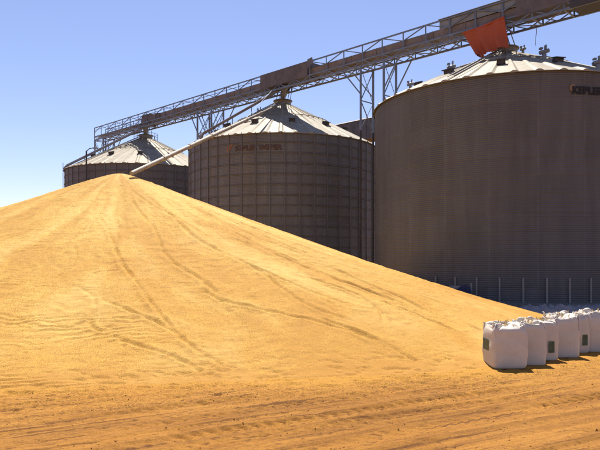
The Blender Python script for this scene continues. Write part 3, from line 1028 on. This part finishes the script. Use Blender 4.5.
# support towers
def tower(label, us, braces, zig=2.6, off=W, low=0):
    base = gp((us[0] + us[1]) / 2, 0, 0); base.z = 0
    t = thing('support_tower', label, 'tower', base, 0, 'lattice towers carrying the conveyor')

    def pt(u, o, z):
        p = gp(u, o, 0)
        return Vector((p.x - base.x, p.y - base.y, z))
    zt = gp(us[0], 0, 0).z
    for u in us:
        for o in (-off, off):
            MB().beam(pt(u, o, low), pt(u, o, zt), 0.17).build('leg', M['truss'], t)
            if low > 0:
                MB().beam(pt(u, o, 0), pt(u, o, low), 0.15).build('lower_leg', M['dark'], t)
        br = MB()
        z = zt - 0.1; s = 1
        while z > low + 0.4:
            zn = max(low + 0.1, z - zig)
            br.beam(pt(u, -off, z), pt(u, off, z), 0.07)
            br.beam(pt(u, -off * s, z), pt(u, off * s, zn), 0.06)
            br.beam(pt(u, off * s, z), pt(u, -off * s, zn), 0.035)
            s = -s; z = zn
        br.build('bracing', M['truss'], t)
    kb = MB()
    for (u, du) in braces:
        for o in (-off, off):
            kb.beam(pt(u, o, zt - 2.2), pt(u + du, o, zt), 0.08)
    if us[1] - us[0] > 1.6 and not low:
        z = zt - 0.1
        for o in (-off, off):
            kb.beam(pt(us[0], o, zt - 4.2), pt(us[1], o, zt - 0.2), 0.05)
            kb.beam(pt(us[1], o, zt - 4.2), pt(us[0], o, zt - 0.2), 0.05)
    kb.build('knee_brace', M['truss'], t)
    return t


ua = line_at(367); ub = line_at(390)
tower('pair of tall blue lattice legs in the gap between the biggest and middle silos', (ua, ub), [(ua, -1.9), (ub, 1.5)], low=12.9)
ua = line_at(203.5); ub = line_at(217.5)
tower('lattice tower rising behind the left shoulder of the middle silo', (ua, ub), [(ua, -1.4), (ub, 1.9)])
ua = U0 + 0.1; ub = U0 + 2.6
tower('end tower under the far left tip of the conveyor beside the farthest silo', (ua, ub), [(ub, 2.2)])
tower('lattice tower under the sheeted right end of the conveyor beyond the biggest silo', (U1 - 3.0, U1 - 0.6), [(U1 - 3.0, -1.8)])

# ------------------------------------------------------------------ spouts
def outlet(label, S, u, Rr, off=0.0):
    top = gp(u, off, 0.35); bot = Vector((S[0], S[1], APEX_OF[Rr] + 0.45))
    t = thing('drop_spout', label, 'spout', bot, 0, 'spouts feeding the silo roofs')
    b = MB()
    d = bot
    b.tube([top - d, top - d + Vector((0, 0, -0.25)), Vector((0, 0, 0.25)), Vector((0, 0, 0))], [0.42, 0.36, 0.26, 0.26], 12)
    b.build('pipe', M['pipe_dark'], t)
    c = MB()
    for a in (0.6, 2.2, 3.8, 5.4):
        c.beam(Vector((0.8 * math.cos(a), 0.8 * math.sin(a), -0.15)), top - d + Vector((0.7 * math.cos(a), 0.7 * math.sin(a), -0.3)), 0.05)
    c.build('stay', M['truss'], t)
    return t


outlet('short spout dropping from the conveyor to the middle silo peak', S2, line_at(287), R2, 0.2)
outlet('short spout dropping from the conveyor to the farthest silo peak', S1, line_at(147), R1, 0.2)
outlet('short spout behind the red tarpaulin above the biggest silo peak', S3, line_at(501), R3, 0.2)

# long pipe that pours the heap
pa = Vector(((283.5 - 300) / 600 * 57.6, 57.6, 2.9 + (255 - 102.5) / 600 * 57.6)); pb = Vector(((131.5 - 300) / 600 * 31.0, 31.0, 2.9 + (255 - 173.5) / 600 * 31.0))
t = thing('pouring_pipe', 'long cream pipe slanting from the middle silo peak to the heap top', 'pipe', pa)
b = MB(); b.tube([(pb - pa) * 0.36, pb - pa], 0.12, 14); b.build('pipe', M['pipe'], t)
b = MB(); b.tube([Vector((0, 0, 0)), (pb - pa) * 0.37], 0.105, 14); b.build('upper_pipe', M['casing'], t)
d = (pb - pa)
e = d.normalized() * 0.03
fm = MB().tube([-e, e], 0.155, 14).mesh('flange'); fm.materials.append(M['pipe'])
for i in range(1, 8):
    f_ = link('flange', fm, None, t); f_.location = d * (i / 8)
c = MB(); mid = d * 0.42 + Vector((0, 0, 0.0))
c.beam(gp(line_at(280), 0.7, 0.3) - pa, d * 0.4, 0.02)
c.build('stay_cable', M['truss'], t)

# second, shorter one resting along the roof edge of the middle silo
pa = gp(line_at(282), 0.5, 0.0); pb = Vector(S2) + Vector(polar(R2 + 0.2, R(-50), EAVE + 0.35))
t = thing('transfer_pipe', 'dark pipe running down the left side of the middle silo roof', 'pipe', pa)
b = MB(); b.tube([Vector((0, 0, 0)), (pb - pa) * 0.97, pb - pa + Vector((0, 0, -0.5))], 0.12, 12); b.build('pipe', M['casing'], t)
s = MB()
for k in (0.35, 0.6, 0.82):
    q = (pb - pa) * k
    wx_, wy_ = pa.x + q.x - S2[0], pa.y + q.y - S2[1]
    zr = roof_z(R2, math.hypot(wx_, wy_)) - pa.z
    s.beam(q, Vector((q.x, q.y, zr)), 0.06)
s.build('pipe_stand', M['dark'], t)

pa = gp(line_at(146), 0.3, 0.1); pb = Vector(S1) + Vector(polar(R1 + 0.1, R(-62), EAVE + 0.25))
t = thing('transfer_pipe', 'thin grey pipe slanting over the left side of the farthest silo roof', 'pipe', pa)
b = MB(); b.tube([Vector((0, 0, 0)), (pb - pa) * 0.97, pb - pa + Vector((-0.1, 0, -0.3))], 0.15, 12); b.build('pipe', M['pipe_dark'], t)
s = MB()
for k in (0.45, 0.75):
    q = (pb - pa) * k
    zr = roof_z(R1, math.hypot(pa.x + q.x - S1[0], pa.y + q.y - S1[1])) - pa.z
    s.beam(q, Vector((q.x, q.y, zr)), 0.06)
s.build('pipe_stand', M['dark'], t)

# lamp pole fixed to the farthest silo
lp = Vector(S1) + Vector(polar(R1 + 0.25, R(-36), EAVE - 1.6))
lp = Vector((-0.356 * 67.35, 67.35, 11.0))
t = thing('lamp_pole', 'thin dark lamp pole with a short arm at the left eave of the farthest silo', 'lamp', (lp.x, lp.y, 0))
b = MB(); b.tube([(0, 0, 0), (0, 0, 14.6)], 0.085, 8); b.build('pole', M['dark'], t)
b = MB(); b.tube([(0, 0, 14.55), (0.35, 0, 14.85), (0.8, 0, 14.92)], 0.05, 8); b.build('arm', M['dark'], t)
b = MB(); b.box((1.0, 0, 14.90), (0.55, 0.24, 0.13)); b.build('lamp_head', M['fixture'], t)

# ------------------------------------------------------------------ red tarpaulin hanging over the outlet
def at(px, py, Yd):
    return Vector(((px - 300) / 600 * Yd, Yd, 2.9 + (255 - py) / 600 * Yd))


def on_gallery(px, py, off):
    """point at that bearing on the vertical plane parallel to the gallery"""
    k = (px - 300) / 600
    ax = LA.x + NN.x * off; ay = LA.y + NN.y * off
    u = (k * ay - ax) / (LD.x - k * LD.y)
    return at(px, py, ay + LD.y * u)


tl = on_gallery(463, 33, W + 0.25); trr = on_gallery(504, 17, W + 0.25)
br_ = on_gallery(508.5, 47, W + 0.05); bl_ = on_gallery(477, 56, W - 0.15)
nu, nv = 44, 40
verts = []
n3 = Vector((NN.x, NN.y, 0))
for layer in (0, 1):
    for j in range(nv + 1):
        v_ = j / nv
        for i in range(nu + 1):
            u_ = i / nu
            p = (tl * (1 - u_) + trr * u_) * (1 - v_) + (bl_ * (1 - u_) + br_ * u_) * v_
            fold = 0.12 * math.sin(u_ * 17 + 1.5 * v_ + math.sin(v_ * 4) * 0.8) * (0.25 + v_) + 0.05 * math.sin(u_ * 6.3 - v_ * 3)
            fold += 0.10 * float(fbm(np.array([u_ * 3.0]), np.array([v_ * 3.0]), 3, 77)[0])
            sag = 0.06 * math.sin(math.pi * u_) * (1 - v_) - 0.05 * math.sin(u_ * 9 + 1) * v_
            verts.append(p + n3 * (fold + 0.10 * v_ - 0.012 * layer) - Vector((0, 0, 1)) * sag)
faces = []
st = (nu + 1) * (nv + 1)
for j in range(nv):
    for i in range(nu):
        a = j * (nu + 1) + i
        faces.append((a, a + 1, a + nu + 2, a + nu + 1)); faces.append((st + a + nu + 1, st + a + nu + 2, st + a + 1, st + a))
rim = [i for i in range(nu + 1)] + [j * (nu + 1) + nu for j in range(1, nv + 1)] + [nv * (nu + 1) + i for i in range(nu - 1, -1, -1)] + [j * (nu + 1) for j in range(nv - 1, 0, -1)]
for a, b in zip(rim, rim[1:] + rim[:1]):
    faces.append((b, a, st + a, st + b))
tp = thing('red_tarpaulin', 'big red tarpaulin hung over the conveyor at the top of the biggest silo', 'tarpaulin', tl)
mb = MB(); mb.add([p - tl for p in verts], faces, True); mb.build('sheet', M['tarp_red'], tp)
# folded-over top and its ties
tb = MB(); tb.tube([Vector((0, 0, 0)), (trr - tl) * 0.5 + Vector((0, 0, -0.06)), trr - tl], 0.07, 8); tb.build('hem', M['tarp_red'], tp)
tc = MB()
for k in (0.02, 0.35, 0.7, 0.98):
    q = (trr - tl) * k
    tc.beam(q, q - n3 * 0.3 + Vector((0, 0, 0.25)), 0.025)
tc.build('tie', M['dark'], tp)
# side that wraps under the belt casing
sd = MB()
bk = [tl - n3 * 1.6 - tl, bl_ - n3 * 1.3 - tl, bl_ - tl, Vector((0, 0, 0))]
bk2 = [p + Vector((0.02, 0.0, 0.0)) for p in bk]
sd.add(bk + bk2, [(0, 1, 2, 3), (7, 6, 5, 4), (0, 4, 5, 1), (1, 5, 6, 2), (2, 6, 7, 3), (3, 7, 4, 0)])
sd.build('side_flap', M['tarp_red'], tp)

# dangling cable under the gallery
ca = on_gallery(536, 24, W)
cb = MB(); cb.tube([ca, ca + Vector((0.03, 0, -0.5)), ca + Vector((-0.02, 0.02, -1.0)), ca + Vector((-0.05, 0.0, -1.35))], 0.016, 6)
o = cb.build('hanging_cable', M['dark']); tag(o, 'thin loose cable dangling below the conveyor right of the red tarpaulin', 'cable')

# ------------------------------------------------------------------ second gallery behind the silos
P0 = Vector((3.3, 80.0)); g0 = P0 - LD * 12; g1 = P0 + LD * 44
t = thing('enclosed_gallery', 'dark brown sheeted conveyor gallery seen behind the biggest silo', 'conveyor', (g0.x, g0.y, 0))
side = Vector((LD.y, -LD.x)) * 1.1


def box_line(a, b, s, z0, z1):
    m = MB()
    p = []
    for z in (z0, z1):
        for q in (a, b):
            for sg in (-1, 1):
                p.append((q.x - g0.x + s.x * sg, q.y - g0.y + s.y * sg, z))
    m.add(p, [(0, 1, 3, 2), (4, 6, 7, 5), (0, 4, 5, 1), (2, 3, 7, 6), (0, 2, 6, 4), (1, 5, 7, 3)])
    return m


body = box_line(g0, g1, side, 17.1, 19.5)
for i in range(28):
    q = g0 + LD * (2 * i); e = box_line(q, q + LD * 0.09, side * 1.03, 17.05, 19.54); body.add(e.v, e.f)
body.build('sheeting', M['sheet'], t)
rf = MB(); p = []
for q in (g0, g1):
    for sg, z in ((-1.12, 19.5), (0, 19.95), (1.12, 19.5)):
        p.append((q.x - g0.x + side.x * sg, q.y - g0.y + side.y * sg, z + 0.05))
rf.add(p, [(0, 1, 4, 3), (1, 2, 5, 4), (0, 2, 1), (3, 4, 5), (0, 3, 5, 2)]); rf.build('roof', M['casing'], t)
for k, u in enumerate((7, 27, 47)):
    q = g0 + LD * u
    for sg in (-0.9, 0.9):
        l = MB(); x, y = q.x - g0.x + side.x * sg, q.y - g0.y + side.y * sg
        l.beam((x, y, 0), (x, y, 17.1), 0.22); l.build('leg', M['truss'], t)

# ------------------------------------------------------------------ white bulk bags
def bag_mesh(wd, dp, ht, seed):
    rnd = np.random.default_rng(seed)
    n = 72; rows = 40
    V = []; F = []
    ph = rnd.random(6) * 6.28
    lean = (rnd.random(2) - 0.5) * 0.075; fat = 0.5 + 1.1 * rnd.random(); low = 0.3 + 0.5 * rnd.random()
    for j in range(rows + 1):
        t = j / rows
        z = ht * (1 - (1 - t) ** 1.0)
        for i in range(n):
            a = 2 * math.pi * i / n + math.pi / 4
            c_, s_ = math.cos(a), math.sin(a)
            e = 0.24                                   # squarish section
            x = math.copysign(abs(c_) ** e, c_) ; y = math.copysign(abs(s_) ** e, s_)
            bulge = 0.965 + 0.055 * fat * math.sin(math.pi * min(1, t ** (0.5 + low))) ** 0.8
            if t < 0.06:
                bulge *= 0.95 + 0.05 * (t / 0.06)
            sc = bulge
            # gathered, crumpled shoulder
            zz = z
            if t > 0.90:
                k = (t - 0.90) / 0.10
                sc *= 1 - 0.07 * k * k
                zz += ht * (0.018 * math.sin(5 * a + ph[0]) + 0.02 * math.sin(9 * a + ph[1]) + 0.02 * math.sin(17 * a + ph[2])) * k
            wr = 0.010 * math.sin(7 * a + ph[3] + 3 * t) * t + 0.006 * math.sin(23 * a + ph[4]) * t ** 2
            crease = 0.012 * math.sin(16 * t + 2.3 * math.sin(2 * a + ph[5])) * (0.3 + t)
            sc += 0.022 * math.sin(2 * a + ph[5]) * math.sin(math.pi * t) + 0.012 * math.sin(3 * a + ph[2] + 4 * t) * t
            V.append((x * wd / 2 * (sc + wr + crease) + lean[0] * t * t * wd, y * dp / 2 * (sc + wr + crease) + lean[1] * t * t * dp, zz))
    for j in range(rows):
        for i in range(n):
            F.append((j * n + i, j * n + (i + 1) % n, (j + 1) * n + (i + 1) % n, (j + 1) * n + i))
    F.append(tuple(reversed(range(n))))
    mb = MB(); mb.add(V, F, True)
    return mb, V[-n:]


def make_bag(x, y, wd, dp, ht, rz, seed, label, patch, loops):
    rnd = random.Random(seed)
    t = thing('bulk_bag', label, 'bulk bag', (x, y, ground_height(x, y) - 0.01), rz, 'white bulk bags lined up on the yard')
    mb, rim = bag_mesh(wd, dp, ht, seed)
    mb.build('body', M['bag'], t)
    # crumpled open mouth
    m = MB(); n = len(rim); V = list(rim); rows = 7
    for j in range(1, rows + 1):
        k = j / rows
        for i in range(n):
            p = Vector(rim[i]); a = 2 * math.pi * i / n
            q = Vector((p.x * (1 - 0.86 * k), p.y * (1 - 0.86 * k), p.z))
            q.z += ht * (0.045 * math.sin(math.pi * k * 0.9) * (1 + 0.9 * math.sin(4 * a + seed) + 0.8 * math.sin(7 * a + 2 * seed)) - 0.05 * k + 0.025 * math.sin(11 * a + 5 * k + seed))
            V.append(tuple(q))
    F = [(j * n + i, j * n + (i + 1) % n, (j + 1) * n + (i + 1) % n, (j + 1) * n + i) for j in range(rows) for i in range(n)]
    F.append(tuple(range(rows * n, rows * n + n)))
    m.add(V, F, True); m.build('mouth', M['bag'], t)
    # upright torn frill round the mouth
    fr = MB(); nf = 60; pv = []
    for i in range(nf):
        a = 2 * math.pi * i / nf + math.pi / 4
        c_, s_ = math.cos(a), math.sin(a); e = 0.28
        rx = math.copysign(abs(c_) ** e, c_) * wd * 0.445; ry = math.copysign(abs(s_) ** e, s_) * dp * 0.445
        h = ht * (0.01 + 0.045 * rnd.random() + 0.04 * math.sin(3 * a + seed))
        out = 1 + rnd.uniform(-0.05, 0.07)
        pv.append(((rx, ry, ht * 0.95), (rx * out, ry * out, ht * 1.0 + h)))
    v = [p for pr in pv for p in pr]; v2 = [(p[0] * 0.97, p[1] * 0.97, p[2]) for p in v]
    k = len(v)
    f = []
    for i in range(nf):
        j = (i + 1) % nf
        f += [(2 * i, 2 * j, 2 * j + 1, 2 * i + 1), (k + 2 * i, k + 2 * i + 1, k + 2 * j + 1, k + 2 * j), (2 * i + 1, 2 * j + 1, k + 2 * j + 1, k + 2 * i + 1)]
    fr.add(v + v2, f, True); fr.build('frill', M['bag'], t)
    # lifting loops at the four corners, stitched down the corner seam
    for ci, (sx, sy) in enumerate(((-1, -1), (1, -1), (1, 1), (-1, 1))):
        lb = MB()
        cx, cy = sx * wd * 0.46, sy * dp * 0.46
        hh = 0.05 + 0.10 * rnd.random() ** 2
        ln = rnd.uniform(-0.10, 0.10)
        pts = [(cx, cy - 0.0, ht * 0.70), (cx * 0.99, cy * 0.99, ht * 0.93), (cx * 0.90 + ln * 0.4, cy * 0.92, ht + hh * 0.7), (cx * 0.84 + ln, cy * 0.88, ht + hh),
               (cx * 0.74 + ln, cy * 0.86, ht + hh * 0.75), (cx * 0.78, cy * 0.9, ht * 0.97)]
        lb.tube(pts, 0.021, 6); lb.build('lifting_loop', M['bag'], t)
    if patch:
        # label sewn near the left edge, on the side or on the front
        pb_ = MB(); pz = ht * 0.40; ph_ = ht * 0.27
        vv = []
        for d in (0.0, 0.006):
            for k2 in (0, 1):
                for q in np.linspace(0, 1, 5):
                    if patch == 'side':
                        vv.append((-wd / 2 * 1.05 - d, dp * (0.34 - 0.50 * q), pz + ph_ * k2))
                    else:
                        vv.append((wd * (patch + 0.20 * q), -dp / 2 * 1.06 - d, pz - ht * 0.18 + ph_ * 1.1 * k2))
        f = []
        for i in range(4):
            f += [(i, i + 1, 6 + i, 5 + i), (15 + i, 16 + i, 11 + i, 10 + i), (i, 10 + i, 11 + i, 1 + i), (5 + i, 6 + i, 16 + i, 15 + i)]
        f += [(0, 5, 15, 10), (4, 14, 19, 9)]
        pb_.add(vv, f); pb_.build('label_patch', M['label'], t)
    # tufts of straw and tie strings sticking out of the mouth
    sb = MB()
    for i in range(26):
        a = rnd.uniform(0, 6.28); r_ = rnd.uniform(0.05, 0.4)
        p0 = Vector((math.cos(a) * r_ * wd, math.sin(a) * r_ * dp, ht * 0.96))
        p1 = p0 + Vector((rnd.uniform(-.09, .09), rnd.uniform(-.09, .09), rnd.uniform(.05, .20)))
        sb.beam(p0, p1, 0.012)
    sb.build('straw_tuft', M['straw'], t)['kind'] = 'stuff'
    return t


BAGS = [
    (5.36, 15.72, 0.89, 0.88, 1.05, 2, 3, 'nearest white bulk bag at the left end of the row, green label on its edge', 'side', True),
    (6.15, 16.13, 0.72, 0.72, 1.07, -3, 8, 'unlabelled narrow white bulk bag just behind the nearest bag', False, True),
    (6.72, 16.86, 0.80, 0.76, 1.04, 4, 15, 'third white bulk bag in the row, dark green label beside a pale tall bag', 0.10, True),
    (7.56, 17.36, 0.80, 0.80, 1.11, -2, 22, 'tall plain white bulk bag in mid row, right of the dark green label', False, True),
    (8.22, 18.15, 0.78, 0.76, 1.08, 3, 31, 'partly hidden white bulk bag with a dark label, second from the right', 0.15, True),
    (9.05, 18.35, 0.84, 0.84, 1.14, -4, 44, 'rightmost white bulk bag, cut off by the edge of the photo', False, True),
]
for x, y, wd, dp, ht, rz, sd_, lab, pt_, lo in BAGS:
    make_bag(x, y, wd, dp, ht, R(rz), sd_, lab, pt_, lo)

# ------------------------------------------------------------------ pale sheeting heaped at the foot of the biggest silo
hx_ = np.linspace(0, 1, 90); hy_ = np.linspace(0, 1, 30)
A, B = np.meshgrid(hx_, hy_)
px = 10.2 + A * 5.2; py = 27.6 + B * 1.6 + 0.25 * np.sin(A * 9)
prof = np.sin(math.pi * np.clip(B, 0, 1)) ** 0.6 * np.clip(np.minimum(A, 1 - A) * 9, 0, 1) ** 0.5
pz = 0.62 * prof * (0.78 + 0.22 * fbm(A * 9, B * 4, 3, 81) + 0.45 * np.abs(fbm(A * 26, B * 7, 3, 83)))
V = np.stack([px.ravel(), py.ravel(), pz.ravel() - 0.03], 1)
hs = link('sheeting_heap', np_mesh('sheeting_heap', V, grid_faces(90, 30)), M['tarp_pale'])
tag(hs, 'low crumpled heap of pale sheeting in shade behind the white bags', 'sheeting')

# ------------------------------------------------------------------ aeration fan at the silo foot
fx, fy = 0.274 * 31.6, 31.6
t = thing('aeration_fan', 'small blue and grey blower just showing above the right slope of the heap', 'blower', (fx, fy, -0.22), R(-20))
b = MB(); b.tube([(0, -0.22, 1.18), (0, 0.22, 1.18)], 0.36, 20); b.build('housing', M['blue'], t)
b = MB(); b.box((-0.35, 0, 1.42), (0.85, 0.36, 0.13)); b.build('duct', M['fixture'], t)
b = MB(); b.beam((0.35, 0, 0), (0.35, 0, 1.65), 0.07); b.beam((-0.6, 0, 0), (-0.6, 0, 1.36), 0.06); b.beam((0.35, 0.0, 0.7), (-0.6, 0, 0.7), 0.05); b.build('stand', M['fixture'], t)
b = MB(); b.tube([(0, -0.24, 1.18), (0, -0.5, 1.18)], 0.16, 12); b.build('motor', M['blue'], t)
